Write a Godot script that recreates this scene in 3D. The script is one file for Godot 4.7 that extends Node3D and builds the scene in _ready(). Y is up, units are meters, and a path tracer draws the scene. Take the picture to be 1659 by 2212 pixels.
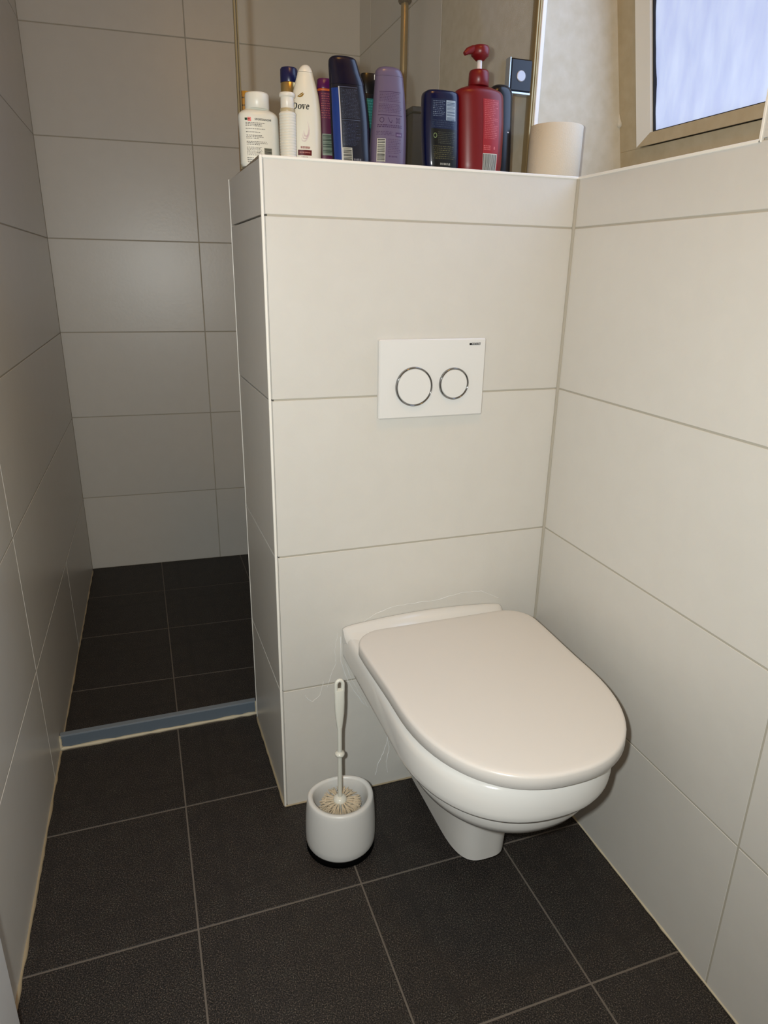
extends Node3D

const TOP := 1.2814          # height of the half wall
const W := 0.589             # tile face of the right wall
const ZG := -0.185           # plane of the glass screen
const DEPTH := 0.335         # depth of the half wall
var rng := RandomNumberGenerator.new()
var names := {}
var M := {}
var meshes := {}

# ------------------------------------------------------------------ helpers
func numbered(n: String) -> String:
	if not names.has(n):
		names[n] = 0
		return n
	names[n] += 1
	return "%s_%03d" % [n, names[n]]

func mat(c: Color, rough := 0.5, metal := 0.0) -> StandardMaterial3D:
	var m := StandardMaterial3D.new()
	m.albedo_color = c
	m.roughness = rough
	m.metallic = metal
	return m

func noise_image(size: int, freq: float, seed_: int, oct: int, lo: Color, hi: Color, power := 1.0) -> Image:
	var n := FastNoiseLite.new()
	n.seed = seed_
	n.frequency = freq
	n.noise_type = FastNoiseLite.TYPE_SIMPLEX_SMOOTH
	n.fractal_octaves = oct
	var g := n.get_seamless_image(size, size)
	var im := Image.create(size, size, false, Image.FORMAT_RGB8)
	for y in size:
		for x in size:
			im.set_pixel(x, y, lo.lerp(hi, pow(g.get_pixel(x, y).r, power)))
	return im

func tex(im: Image) -> ImageTexture:
	im.generate_mipmaps()
	return ImageTexture.create_from_image(im)

func triplanar(m: StandardMaterial3D, scale_: float) -> void:
	m.uv1_triplanar = true
	m.uv1_world_triplanar = true
	m.uv1_scale = Vector3.ONE * scale_

func begin() -> SurfaceTool:
	var st := SurfaceTool.new()
	st.begin(Mesh.PRIMITIVE_TRIANGLES)
	return st

# counter-clockwise seen from outside
func tri(st: SurfaceTool, a: Vector3, b: Vector3, c: Vector3) -> void:
	if (b - a).cross(c - a).length_squared() < 1e-20:
		return
	st.add_vertex(a)
	st.add_vertex(c)
	st.add_vertex(b)

func quad(st: SurfaceTool, a: Vector3, b: Vector3, c: Vector3, d: Vector3) -> void:
	tri(st, a, b, c)
	tri(st, a, c, d)

func flat(st: SurfaceTool) -> void:
	st.set_smooth_group(-1)

func smooth(st: SurfaceTool, g := 0) -> void:
	st.set_smooth_group(g)

# box whose edges are all chamfered
func cbox(st: SurfaceTool, lo: Vector3, hi: Vector3, b := 0.001) -> void:
	flat(st)
	var c := (lo + hi) * 0.5
	var h := (hi - lo) * 0.5
	b = min(b, min(h.x, min(h.y, h.z)) * 0.9)
	for ax in 3:
		for s in [-1.0, 1.0]:
			var n := Vector3.ZERO
			n[ax] = s
			var u := Vector3.ZERO
			u[(ax + 1) % 3] = 1.0
			var v := n.cross(u)
			var hu: float = h[(ax + 1) % 3] - b
			var hv: float = h[(ax + 2) % 3] - b
			var o: Vector3 = c + n * h[ax]
			quad(st, o - u * hu - v * hv, o + u * hu - v * hv, o + u * hu + v * hv, o - u * hu + v * hv)
	for ax in 3:
		var p := (ax + 1) % 3
		var q := (ax + 2) % 3
		for sp in [-1.0, 1.0]:
			for sq in [-1.0, 1.0]:
				var a1 := c
				var a2 := c
				a1[p] += sp * h[p]
				a1[q] += sq * (h[q] - b)
				a2[p] += sp * (h[p] - b)
				a2[q] += sq * h[q]
				var d := Vector3.ZERO
				d[ax] = h[ax] - b
				if sp * sq > 0:
					quad(st, a1 - d, a2 - d, a2 + d, a1 + d)
				else:
					quad(st, a2 - d, a1 - d, a1 + d, a2 + d)
	for sx in [-1.0, 1.0]:
		for sy in [-1.0, 1.0]:
			for sz in [-1.0, 1.0]:
				var k := c + Vector3(sx * h.x, sy * h.y, sz * h.z)
				var a := k - Vector3(0, sy * b, sz * b)
				var bb := k - Vector3(sx * b, 0, sz * b)
				var cc := k - Vector3(sx * b, sy * b, 0)
				if sx * sy * sz > 0:
					tri(st, a, bb, cc)
				else:
					tri(st, a, cc, bb)

# rows of points (row 0 lowest, each turning from +x to +z); ring closed; flags of sharp rows
func loft(st: SurfaceTool, rows: Array, closed := true, cap_low := true, cap_high := true, sharp := [], grp := 1) -> void:
	var n: int = rows[0].size()
	var g := grp
	for i in rows.size() - 1:
		if i in sharp:
			g += 1
		smooth(st, g)
		for j in (n if closed else n - 1):
			var k := (j + 1) % n
			quad(st, rows[i][j], rows[i + 1][j], rows[i + 1][k], rows[i][k])
	if cap_low:
		smooth(st, g + 50)
		fan(st, rows[0], false)
	if cap_high:
		smooth(st, g + 60)
		fan(st, rows[-1], true)

func fan(st: SurfaceTool, ring: Array, up: bool) -> void:
	var c := Vector3.ZERO
	for p in ring:
		c += p
	c /= ring.size()
	for j in ring.size():
		var k := (j + 1) % ring.size()
		if up:
			tri(st, c, ring[k], ring[j])
		else:
			tri(st, c, ring[j], ring[k])

func sgnpow(v: float, p: float) -> float:
	return sign(v) * pow(abs(v), p)

func ring(y: float, xc: float, hw: float, zc: float, hd: float, n := 2.0, seg := 40) -> Array:
	var out := []
	for j in seg:
		var a := TAU * j / seg
		out.append(Vector3(xc + hw * sgnpow(cos(a), 2.0 / n), y, zc + hd * sgnpow(sin(a), 2.0 / n)))
	return out

# turned shape whose back half is squeezed
func pot_shape(st: SurfaceTool, prof: Array, back: float, seg := 64) -> void:
	var rows := []
	for p in prof:
		var rr := []
		for j in seg:
			var a := TAU * j / seg
			var z: float = p.x * sin(a)
			if z < 0:
				z = -p.x * back * pow(-sin(a), 0.85)
			rr.append(Vector3(p.x * cos(a), p.y, z))
		rows.append(rr)
	loft(st, rows)

func lathe(st: SurfaceTool, prof: Array, c := Vector3.ZERO, seg := 40, sharp := [], caps := true) -> void:
	var rows := []
	for p in prof:
		rows.append(ring(c.y + p.y, c.x, p.x, c.z, p.x, 2.0, seg))
	loft(st, rows, true, caps, caps, sharp)

# tube along points with a radius each
func tube(st: SurfaceTool, pts: Array, radii: Array, seg := 10, squash := 1.0) -> void:
	var rows := []
	var up := Vector3(0.13, 0.2, 0.97)
	for i in pts.size():
		var t: Vector3 = (pts[min(i + 1, pts.size() - 1)] - pts[max(i - 1, 0)]).normalized()
		var s := t.cross(up).normalized()
		var u := s.cross(t).normalized()
		var r := []
		for j in seg:
			var a := -TAU * j / seg
			r.append(pts[i] + (s * cos(a) + u * sin(a) * squash) * radii[i])
		rows.append(r)
	loft(st, rows)

func commit(st: SurfaceTool, m: Material) -> ArrayMesh:
	st.generate_normals()
	st.index()
	var me := st.commit()
	me.surface_set_material(0, m)
	return me

func obj(called: String, st: SurfaceTool, m: Material, parent: Node3D = self, xf := Transform3D.IDENTITY) -> MeshInstance3D:
	return place(called, commit(st, m), parent, xf)

func place(called: String, me: Mesh, parent: Node3D, xf := Transform3D.IDENTITY) -> MeshInstance3D:
	var o := MeshInstance3D.new()
	o.name = numbered(called) if parent == self else called
	o.mesh = me
	o.transform = xf
	o.cast_shadow = GeometryInstance3D.SHADOW_CASTING_SETTING_ON
	parent.add_child(o, true)
	return o

func thing(called: String, label: String, category: String, at := Vector3.ZERO, turn := 0.0, group := "") -> Node3D:
	var o := Node3D.new()
	o.name = numbered(called)
	add_child(o)
	o.position = at
	o.rotation.y = turn
	o.set_meta("label", label)
	o.set_meta("category", category)
	if group:
		o.set_meta("group", group)
	return o

func structure(called: String, label: String, category: String, xf := Transform3D.IDENTITY) -> Node3D:
	var o := Node3D.new()
	o.name = called
	add_child(o)
	o.transform = xf
	o.set_meta("kind", "structure")
	o.set_meta("label", label)
	o.set_meta("category", category)
	return o

# ------------------------------------------------------------------ tiles
func tile_mesh(w: float, h: float, t: float, m: Material, b := 0.0007, shear := 0.0) -> ArrayMesh:
	var key := "%.4f %.4f %d %.4f" % [w, h, m.get_instance_id(), shear]
	if meshes.has(key):
		return meshes[key]
	var st := begin()
	flat(st)
	var x := w / 2
	var y := h / 2
	var o := [Vector3(-x, -y, -b), Vector3(x, -y, -b), Vector3(x, y, -b), Vector3(-x, y, -b)]
	var i := [Vector3(-x + b, -y + b, 0), Vector3(x - b, -y + b, 0), Vector3(x - b, y - b, 0), Vector3(-x + b, y - b, 0)]
	for k in 4:
		o[k].y += shear * o[k].x
		i[k].y += shear * i[k].x
	quad(st, i[0], i[1], i[2], i[3])
	for k in 4:
		var l := (k + 1) % 4
		quad(st, o[k], o[l], i[l], i[k])
		var d := Vector3(0, 0, -t)
		quad(st, o[k] + d, o[l] + d, o[l], o[k])
	quad(st, o[3] + Vector3(0, 0, -t), o[2] + Vector3(0, 0, -t), o[1] + Vector3(0, 0, -t), o[0] + Vector3(0, 0, -t))
	meshes[key] = commit(st, m)
	return meshes[key]

# tiles between the cuts us × vs in the parent's own plane z = 0 (face towards +z)
func tiles(parent: Node3D, called: String, us: Array, vs: Array, g: float, mats: Array, xf := Transform3D.IDENTITY, shear := 0.0) -> void:
	for a in us.size() - 1:
		for b in vs.size() - 1:
			var w: float = us[a + 1] - us[a] - g
			var h: float = vs[b + 1] - vs[b] - g
			var m: Material = mats[rng.randi() % mats.size()]
			var at := Vector3((us[a] + us[a + 1]) / 2, (vs[b] + vs[b + 1]) / 2 + shear * (us[a] + us[a + 1]) / 2, rng.randf_range(-0.0003, 0.0))
			place(called, tile_mesh(w, h, 0.007, m, 0.0007, shear), parent, xf * Transform3D(Basis.IDENTITY, at))

func slab(parent: Node3D, called: String, lo: Vector3, hi: Vector3, m: Material, b := 0.0008) -> MeshInstance3D:
	var st := begin()
	cbox(st, lo, hi, b)
	return obj(called, st, m, parent)

func frame_of(o: Vector3, n: Vector3, v: Vector3) -> Transform3D:
	var u := v.cross(n).normalized()
	return Transform3D(Basis(u, n.cross(u).normalized(), n), o)

# uneven bead of sealant between two points
func bead(parent: Node3D, a: Vector3, b: Vector3, r: float, m: Material, wob := 0.15, called := "sealant_bead") -> void:
	var pts := []
	var rad := []
	var n := int(max(8.0, (b - a).length() / 0.02))
	for i in n + 1:
		pts.append(a.lerp(b, float(i) / n))
		rad.append(r * (1.0 + rng.randf_range(-wob, wob)))
	var st := begin()
	tube(st, pts, rad, 8)
	obj(called, st, m, parent)

# ------------------------------------------------------------------ print
func strokes(im: Image, x0: int, y0: int, x1: int, h: int, col: Color, dens := 0.75) -> void:
	var x := x0
	while x < x1:
		var word := rng.randi_range(6, 16)
		for k in word:
			if x >= x1:
				return
			for y in h:
				if rng.randf() < dens:
					im.set_pixel(clampi(x, 0, im.get_width() - 1), clampi(y0 + y, 0, im.get_height() - 1), col)
			x += 1
		x += 3

func block(im: Image, x0: int, y0: int, x1: int, y1: int, h: int, gap: int, col: Color, dens := 0.75, ragged := 0.3) -> void:
	var y := y0
	while y + h < y1:
		strokes(im, x0, y, x1 - int(rng.randf() * ragged * (x1 - x0)), h, col, dens)
		y += h + gap

func barcode(im: Image, x0: int, y0: int, x1: int, y1: int, up: bool, dark := Color(0.03, 0.03, 0.03), pale := Color(0.75, 0.75, 0.7)) -> void:
	im.fill_rect(Rect2i(x0, y0, x1 - x0, y1 - y0), pale)
	var m := 4
	var p := m
	var span := (x1 - x0 if up else y1 - y0) - m
	while p < span:
		var w := rng.randi_range(1, 4)
		if up:
			im.fill_rect(Rect2i(x0 + p, y0 + m, w, y1 - y0 - m - 12), dark)
		else:
			im.fill_rect(Rect2i(x0 + m, y0 + p, x1 - x0 - m * 2, w), dark)
		p += w + rng.randi_range(1, 4)
	if up:
		strokes(im, x0 + 5, y1 - 9, x1 - 5, 5, dark, 0.7)

func image(w: int, h: int, c: Color) -> Image:
	var im := Image.create(w, h, false, Image.FORMAT_RGB8)
	im.fill(c)
	return im

func printed(im: Image, rough := 0.4) -> StandardMaterial3D:
	var m := mat(Color.WHITE, rough)
	m.albedo_texture = tex(im)
	return m

# ------------------------------------------------------------------ bottles
# body: rows [height, centre x, half width], as measured; hd: half depth / half width; n: squareness
func full(body: Array, from_floor: bool) -> Array:
	var rows := body.duplicate()
	if from_floor:
		var a: Array = rows[0]
		rows.push_front([0.004, a[1], a[2]])
		rows.push_front([0.0005, a[1], a[2] - 0.003])
	return rows

func at_height(rows: Array, y: float) -> Vector2:
	for i in rows.size() - 1:
		if y <= rows[i + 1][0]:
			var t: float = clamp((y - rows[i][0]) / (rows[i + 1][0] - rows[i][0]), 0.0, 1.0)
			return Vector2(lerp(float(rows[i][1]), float(rows[i + 1][1]), t), lerp(float(rows[i][2]), float(rows[i + 1][2]), t))
	return Vector2(rows[-1][1], rows[-1][2])

func dense(rows: Array, k := 4) -> Array:      # Catmull-Rom between the measured rows
	var out := []
	for i in rows.size() - 1:
		var a: Array = rows[max(i - 1, 0)]
		var b: Array = rows[i]
		var c: Array = rows[i + 1]
		var d: Array = rows[min(i + 2, rows.size() - 1)]
		var y0: float = a[0] if i > 0 else b[0] - (c[0] - b[0])
		var y3: float = d[0] if i + 2 < rows.size() else c[0] + (c[0] - b[0])
		for s in k:
			var t := float(s) / k
			var r := [lerp(float(b[0]), float(c[0]), t)]
			for q in [1, 2]:
				var m1: float = (float(c[q]) - float(a[q])) / max(c[0] - y0, 1e-4) * (c[0] - b[0])
				var m2: float = (float(d[q]) - float(b[q])) / max(y3 - b[0], 1e-4) * (c[0] - b[0])
				var lim: float = abs(float(c[q]) - float(b[q])) * 2.5
				m1 = clamp(m1, -lim, lim)
				m2 = clamp(m2, -lim, lim)
				r.append((2 * t * t * t - 3 * t * t + 1) * b[q] + (t * t * t - 2 * t * t + t) * m1 + (-2 * t * t * t + 3 * t * t) * c[q] + (t * t * t - t * t) * m2)
			out.append(r)
	out.append(rows[-1])
	return out

func body_mesh(rows: Array, x0: float, deep: float, n: float, m: Material, top_cap := true, maxd := 1.0) -> ArrayMesh:
	var st := begin()
	var rr := []
	for r in rows:
		rr.append(ring(r[0], r[1] - x0, r[2], 0, min(r[2] * deep, maxd), n, 44))
	loft(st, rr, true, true, top_cap)
	return commit(st, m)

# front surface of such a body
func front_z(rows: Array, x0: float, deep: float, n: float, x: float, y: float, maxd := 1.0) -> float:
	var s := at_height(rows, y)
	var f: float = clamp((x - (s.x - x0)) / s.y, -0.995, 0.995)
	return min(s.y * deep, maxd) * pow(1.0 - pow(abs(f), n), 1.0 / n)

# a printed patch lying on the front: y0..y1, and from f0 to f1 of the half width
func patch(parent: Node3D, called: String, rows: Array, x0: float, deep: float, n: float, y0: float, y1: float, f0: float, f1: float, m: Material, off := 0.0004, maxd := 1.0) -> void:
	var st := begin()
	smooth(st)
	var nu := 14
	var nv := 12
	var p := func(i: int, j: int) -> Vector3:
		var y: float = lerp(y0, y1, float(j) / nv)
		var s := at_height(rows, y)
		var x: float = s.x - x0 + s.y * lerp(f0, f1, float(i) / nu)
		return Vector3(x, y, front_z(rows, x0, deep, n, x, y, maxd) + off)
	for i in nu:
		for j in nv:
			var q := [[i, j], [i + 1, j], [i + 1, j + 1], [i, j + 1]]
			for k in [0, 2, 1, 0, 3, 2]:
				st.set_uv(Vector2(float(q[k][0]) / nu, 1.0 - float(q[k][1]) / nv))
				st.add_vertex(p.call(q[k][0], q[k][1]))
	obj(called, st, m, parent)

# lettering wrapped on the front of a body; cx, cy its centre, h the letter height
func letters(parent: Node3D, called: String, text: String, font: String, bold: bool, cx: float, cy: float, h: float, m: Material, surf: Callable, shear := 0.0, stretch := 1.0) -> void:
	var f := SystemFont.new()
	f.font_names = PackedStringArray([font])
	f.font_weight = 700 if bold else 400
	var t := TextMesh.new()
	t.text = text
	t.font = f
	t.font_size = 32
	t.pixel_size = h / 23.0
	t.depth = 0.0004
	t.curve_step = 1.0
	var arr := t.get_mesh_arrays()
	var vs: PackedVector3Array = arr[Mesh.ARRAY_VERTEX]
	for i in vs.size():
		var v := vs[i]
		var x := cx + (v.x + v.y * shear) * stretch
		var y := cy + v.y
		vs[i] = Vector3(x, y, surf.call(x, y) + 0.0005 + v.z)
	arr[Mesh.ARRAY_VERTEX] = vs
	var me := ArrayMesh.new()
	me.add_surface_from_arrays(Mesh.PRIMITIVE_TRIANGLES, arr)
	me.surface_set_material(0, m)
	place(called, me, parent)

# ------------------------------------------------------------------ D-shaped outlines of the toilet
# straight sides from zb to zs, a rounded front to zf; rc rounds the back corners
func dring(y: float, xc: float, hw: float, zb: float, zs: float, zf: float, n := 2.35, rc := 0.0, hb := -1.0) -> Array:
	var out := []
	if hb < 0:
		hb = hw
	var r: float = max(rc, 0.0005)
	for i in 9:
		var a := -PI / 2 + PI / 2 * i / 8.0
		out.append(Vector3(xc + hb - r + r * cos(a), y, zb + r + r * sin(a)))
	for i in range(1, 6):
		var t := i / 6.0
		out.append(Vector3(xc + lerp(hb, hw, t * t * (3 - 2 * t)), y, lerp(zb + r, zs, t)))
	for i in 41:
		var a := PI * i / 40.0
		out.append(Vector3(xc + hw * sgnpow(cos(a), 2.0 / n), y, zs + (zf - zs) * pow(sin(a), 2.0 / n)))
	for i in range(1, 6):
		var t := 1.0 - i / 6.0
		out.append(Vector3(xc - lerp(hb, hw, t * t * (3 - 2 * t)), y, lerp(zb + r, zs, t)))
	for i in 9:
		var a := PI + PI / 2 * i / 8.0
		out.append(Vector3(xc - hb + r + r * cos(a), y, zb + r + r * sin(a)))
	return out

# ================================================================== scene
func _ready() -> void:
	rng.seed = 7
	# camera
	var cam := Camera3D.new()
	cam.name = "camera"
	cam.position = Vector3(-0.2093, 1.1088, 1.2017)
	cam.rotation = Vector3(-0.3361, -0.3417, 0.0172)
	cam.fov = 73.65
	cam.near = 0.02
	add_child(cam)
	# environment
	var env := Environment.new()
	env.background_mode = Environment.BG_COLOR
	env.background_color = Color(0.62, 0.72, 0.9)
	env.background_energy_multiplier = 1.0
	env.tonemap_mode = Environment.TONE_MAPPER_LINEAR
	env.tonemap_exposure = 1.0
	env.sdfgi_enabled = true
	env.ssao_enabled = true
	env.ssil_enabled = true
	var we := WorldEnvironment.new()
	we.name = "world_environment"
	we.environment = env
	add_child(we)
	# the phone's flash beside its lens
	var flash := SpotLight3D.new()
	flash.name = "phone_flash"
	flash.position = Vector3(-0.256, 1.131, 1.178)
	flash.rotation = cam.rotation
	flash.spot_angle = 74.0
	flash.spot_angle_attenuation = 1.0
	flash.light_color = Color(0.985, 1.0, 0.985)
	flash.light_energy = 1.16
	flash.light_size = 0.012
	flash.spot_range = 8.0
	flash.spot_attenuation = 2.0
	flash.shadow_enabled = true
	add_child(flash)
	# warm ceiling lamp
	lamp_light(Vector3(0.12, 2.27, 0.75), 0.25)

	materials()
	room()
	half_wall()
	window()
	shower()
	toilet()
	flush_plate()
	brush()
	bottles()

func lamp_light(at: Vector3, e: float) -> void:
	var t := thing("ceiling_lamp", "round opal glass ceiling lamp with a white rim", "lamp", at)
	var st := begin()
	lathe(st, [Vector2(0.15, 0.128), Vector2(0.15, 0.09), Vector2(0.142, 0.086)], Vector3.ZERO, 48, [1])
	obj("rim", st, mat(Color(0.85, 0.85, 0.85), 0.4), t)
	st = begin()
	lathe(st, [Vector2(0.02, 0.05), Vector2(0.08, 0.056), Vector2(0.12, 0.07), Vector2(0.138, 0.088)], Vector3.ZERO, 48)
	var m := mat(Color(0.9, 0.88, 0.84), 0.4)
	m.emission_enabled = true
	m.emission = Color(1.0, 0.86, 0.66)
	m.emission_energy_multiplier = 0.6
	obj("diffuser", st, m, t)
	var l := OmniLight3D.new()
	l.name = "lamp_light"
	l.position = Vector3(0, 0.0, 0)
	l.light_color = Color(1.0, 0.74, 0.36)
	l.light_energy = e
	l.light_size = 0.1
	l.omni_range = 8.0
	l.omni_attenuation = 2.0
	l.shadow_enabled = true
	t.add_child(l)

func materials() -> void:
	var white := []
	for i in 3:
		var d := 0.985 + 0.0075 * i
		var m := mat(Color(0.83 * d, 0.82 * d, 0.795 * d), 0.33)
		m.albedo_texture = M.get("wn") if M.has("wn") else tex(noise_image(512, 0.012, 3, 4, Color(0.988, 0.987, 0.985), Color(1, 1, 1)))
		M["wn"] = m.albedo_texture
		if not M.has("wb"):
			var b := noise_image(512, 0.06, 9, 3, Color.BLACK, Color.WHITE)
			b.bump_map_to_normal_map(2.0)
			M["wb"] = tex(b)
		m.normal_enabled = true
		m.normal_texture = M["wb"]
		m.normal_scale = 0.05
		triplanar(m, 2.2)
		white.append(m)
	M["white"] = white
	var dark := []
	var sp := noise_image(512, 0.22, 21, 2, Color(0.0, 0.0, 0.0), Color(0.58, 0.54, 0.505), 1.9)
	var cloud := noise_image(512, 0.012, 5, 3, Color(0.86, 0.84, 0.84), Color(1.1, 1.06, 1.02))
	for y in 512:
		for x in 512:
			sp.set_pixel(x, y, sp.get_pixel(x, y) * cloud.get_pixel(x, y))
	var st_ := tex(sp)
	var bump := noise_image(512, 0.15, 31, 2, Color.BLACK, Color.WHITE)
	bump.bump_map_to_normal_map(4.0)
	var bt := tex(bump)
	for i in 3:
		var m := mat(Color(0.96 + 0.02 * i, 0.95 + 0.02 * i, 0.95 + 0.02 * i), 0.62)
		m.albedo_texture = st_
		m.normal_enabled = true
		m.normal_texture = bt
		m.normal_scale = 0.35
		triplanar(m, 3.1)
		dark.append(m)
	M["dark"] = dark
	M["grout"] = mat(Color(0.68, 0.66, 0.61), 0.9)
	M["floor_grout"] = mat(Color(0.42, 0.39, 0.36), 0.9)
	M["bead"] = mat(Color(0.66, 0.60, 0.49), 0.55)
	M["old_silicone"] = mat(Color(0.80, 0.76, 0.66), 0.5)
	M["profile"] = mat(Color(0.93, 0.92, 0.89), 0.3)
	var p := mat(Color(0.80, 0.775, 0.71), 0.65)
	p.albedo_texture = tex(noise_image(512, 0.02, 17, 5, Color(0.94, 0.93, 0.90), Color(1, 1, 1)))
	p.normal_enabled = true
	var pb := noise_image(512, 0.05, 41, 4, Color.BLACK, Color.WHITE)
	pb.bump_map_to_normal_map(3.0)
	p.normal_texture = tex(pb)
	p.normal_scale = 0.08
	triplanar(p, 2.6)
	M["paint"] = p
	var fr: StandardMaterial3D = p.duplicate()
	fr.albedo_color = Color(0.70, 0.64, 0.52)
	M["frame_paint"] = fr
	var ceram := mat(Color(0.862, 0.855, 0.84), 0.13)
	M["ceramic"] = ceram
	M["plastic"] = mat(Color(0.848, 0.832, 0.813), 0.27)
	M["chrome"] = mat(Color(0.60, 0.60, 0.60), 0.08, 1.0)
	M["brass_chrome"] = mat(Color(0.62, 0.54, 0.38), 0.32, 0.55)
	M["smear"] = mat(Color(0.93, 0.93, 0.93), 0.5)

# ------------------------------------------------------------------ room shell
func room() -> void:
	var g := 0.0032
	var y_rows := [0.0, 0.2898, 0.5964, 0.8957, 1.2004, 1.5055, 1.8142, 2.12, 2.4]
	var p_rows := [0.0, 0.2923, 0.5915, 0.893, 1.1946, TOP]
	# floor
	var fl := structure("floor", "dark anthracite square floor tiles with thin beige joints", "floor")
	slab(fl, "screed", Vector3(-0.75, -0.15, -1.8), Vector3(1.0, -0.0009, 2.1), M["floor_grout"])
	var fx := Transform3D(Basis(Vector3.RIGHT, Vector3.FORWARD, Vector3.UP), Vector3.ZERO)
	tiles(fl, "floor_tile", [-0.512, -0.2061, 0.0982, 0.4018, 0.60], [-1.9, -1.466, -1.162, -0.858, -0.552, -0.2439, 0.0681, 0.352], g, M["dark"], fx)
	tiles(fl, "floor_tile", [-0.52, -0.203, 0.1063, 0.41, 0.62], [0.354, 0.5865, 0.8927, 1.1883, 1.49], g, M["dark"], fx, -0.0496)
	# left wall, slightly out of square
	var lw := structure("wall_left", "long shower wall of large off white tiles on the left", "wall", frame_of(Vector3(-0.4864, 0, 0), Vector3(1, 0.001, 0.0195).normalized(), Vector3.UP))
	slab(lw, "wall_core", Vector3(-2.1, -0.01, -0.15), Vector3(1.75, 2.45, -0.0009), M["grout"])
	tiles(lw, "wall_tile", [-2.1, -1.58, -0.972, -0.365, 0.2434, 0.8538, 1.4575], [0.0, 0.2898], g, M["white"])
	tiles(lw, "wall_tile", [-2.1, -1.58, -0.972, -0.365, 0.2434, 1.4575], y_rows.slice(1), g, M["white"])
	bead(lw, Vector3(-0.55, 0.0015, 0.0), Vector3(0.345, 0.0015, 0.0), 0.0042, M["bead"], 0.35)
	bead(lw, Vector3(0.375, 0.0015, 0.0), Vector3(1.455, 0.0015, 0.0), 0.003, M["bead"], 0.5)
	# back wall
	var bw := structure("wall_back", "shower back wall of wide off white tiles", "wall", frame_of(Vector3(0, 0, -1.4547), Vector3(-0.0496, 0, 1).normalized(), Vector3.UP))
	slab(bw, "wall_core", Vector3(-0.7, -0.01, -0.15), Vector3(0.8, 2.45, -0.0009), M["grout"])
	tiles(bw, "wall_tile", [-0.5784, 0.0268, 0.62], y_rows, g, M["white"])
	# right wall: tiled to the ledge, full height in the shower and beyond the window
	var rw := structure("wall_right", "right wall of large white tiles below the window ledge", "wall", frame_of(Vector3(W, 0, 0), Vector3(-1, 0, -0.0124).normalized(), Vector3.UP))
	slab(rw, "wall_core", Vector3(-1.7, -0.01, -0.45), Vector3(2.1, TOP - 0.001, -0.0009), M["grout"])
	slab(rw, "wall_core", Vector3(-1.7, TOP - 0.002, -0.45), Vector3(ZG - 0.001, 2.45, -0.0009), M["grout"])
	slab(rw, "wall_core", Vector3(0.423, TOP - 0.002, -0.45), Vector3(2.1, 2.45, -0.0009), M["grout"])
	slab(rw, "wall_core", Vector3(ZG - 0.05, 2.05, -0.45), Vector3(0.5, 2.45, -0.0009), M["grout"])
	tiles(rw, "wall_tile", [0.002, 0.6142, 1.22, 1.83, 2.1], p_rows, g, M["white"])
	tiles(rw, "wall_tile", [0.4165, 0.6142, 1.22, 1.83, 2.1], [TOP, 1.496, 1.798, 2.1, 2.4], g, M["white"])
	tiles(rw, "wall_tile", [-1.46, -1.30, -0.695], y_rows, g, M["white"])
	slab(rw, "plaster", Vector3(-0.693, 1.0, -0.006), Vector3(ZG + 0.001, 2.4, 0.0), M["paint"])
	slab(rw, "plaster", Vector3(ZG - 0.01, TOP, -0.40), Vector3(ZG, 2.4, -0.004), M["paint"])
	slab(rw, "ledge", Vector3(ZG, TOP - 0.002, -0.38), Vector3(0.42, TOP - 0.0002, -0.004), M["white"][1])
	slab(rw, "plaster", Vector3(0.4155, TOP, -0.40), Vector3(0.424, 2.4, -0.006), M["paint"])
	slab(rw, "edge_trim", Vector3(0.001, TOP - 0.0035, -0.004), Vector3(0.4165, TOP + 0.0012, 0.0012), M["profile"])
	slab(rw, "edge_trim", Vector3(0.4125, TOP - 0.0035, -0.004), Vector3(0.4172, 2.05, 0.0012), M["profile"])
	bead(rw, Vector3(0.004, 0.002, 0.0), Vector3(1.3, 0.002, 0.0), 0.0024, M["old_silicone"], 0.3)
	bead(rw, Vector3(0.001, 0.0, 0.0), Vector3(0.001, TOP - 0.003, 0.0), 0.0042, M["grout"], 0.05)
	# hairline crack in the reveal plaster
	var st := begin()
	tube(st, [Vector3(0.7303, 1.375, ZG + 0.0002), Vector3(0.7325, 1.34, ZG + 0.0002), Vector3(0.7345, 1.30, ZG + 0.0002), Vector3(0.735, TOP, ZG + 0.0002)], [0.0003, 0.0007, 0.0008, 0.0009], 6)
	obj("plaster_crack", st, mat(Color(0.25, 0.23, 0.2), 0.9), rw, rw.transform.affine_inverse())
	# ceiling and the wall behind the camera
	var ce := structure("ceiling", "plain white plastered ceiling", "ceiling")
	slab(ce, "ceiling_panel", Vector3(-0.75, 2.4, -1.8), Vector3(1.1, 2.55, 2.1), mat(Color(0.78, 0.76, 0.72), 0.8))
	var re := structure("wall_rear", "plain painted wall behind the viewer", "wall")
	slab(re, "wall_core", Vector3(-0.75, -0.01, 1.95), Vector3(1.1, 2.45, 2.1), mat(Color(0.45, 0.42, 0.38), 0.8))
	# white door casing at the lower left
	var d := structure("door_1", "white painted door casing standing against the left wall", "door frame")
	slab(d, "casing", Vector3(-0.55, 0.0, 0.398), Vector3(-0.458, 2.1, 0.47), mat(Color(0.90, 0.91, 0.92), 0.35), 0.002)
	slab(d, "casing_base", Vector3(-0.55, 0.0, 0.472), Vector3(-0.47, 2.1, 0.50), mat(Color(0.90, 0.91, 0.92), 0.35), 0.002)

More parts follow.
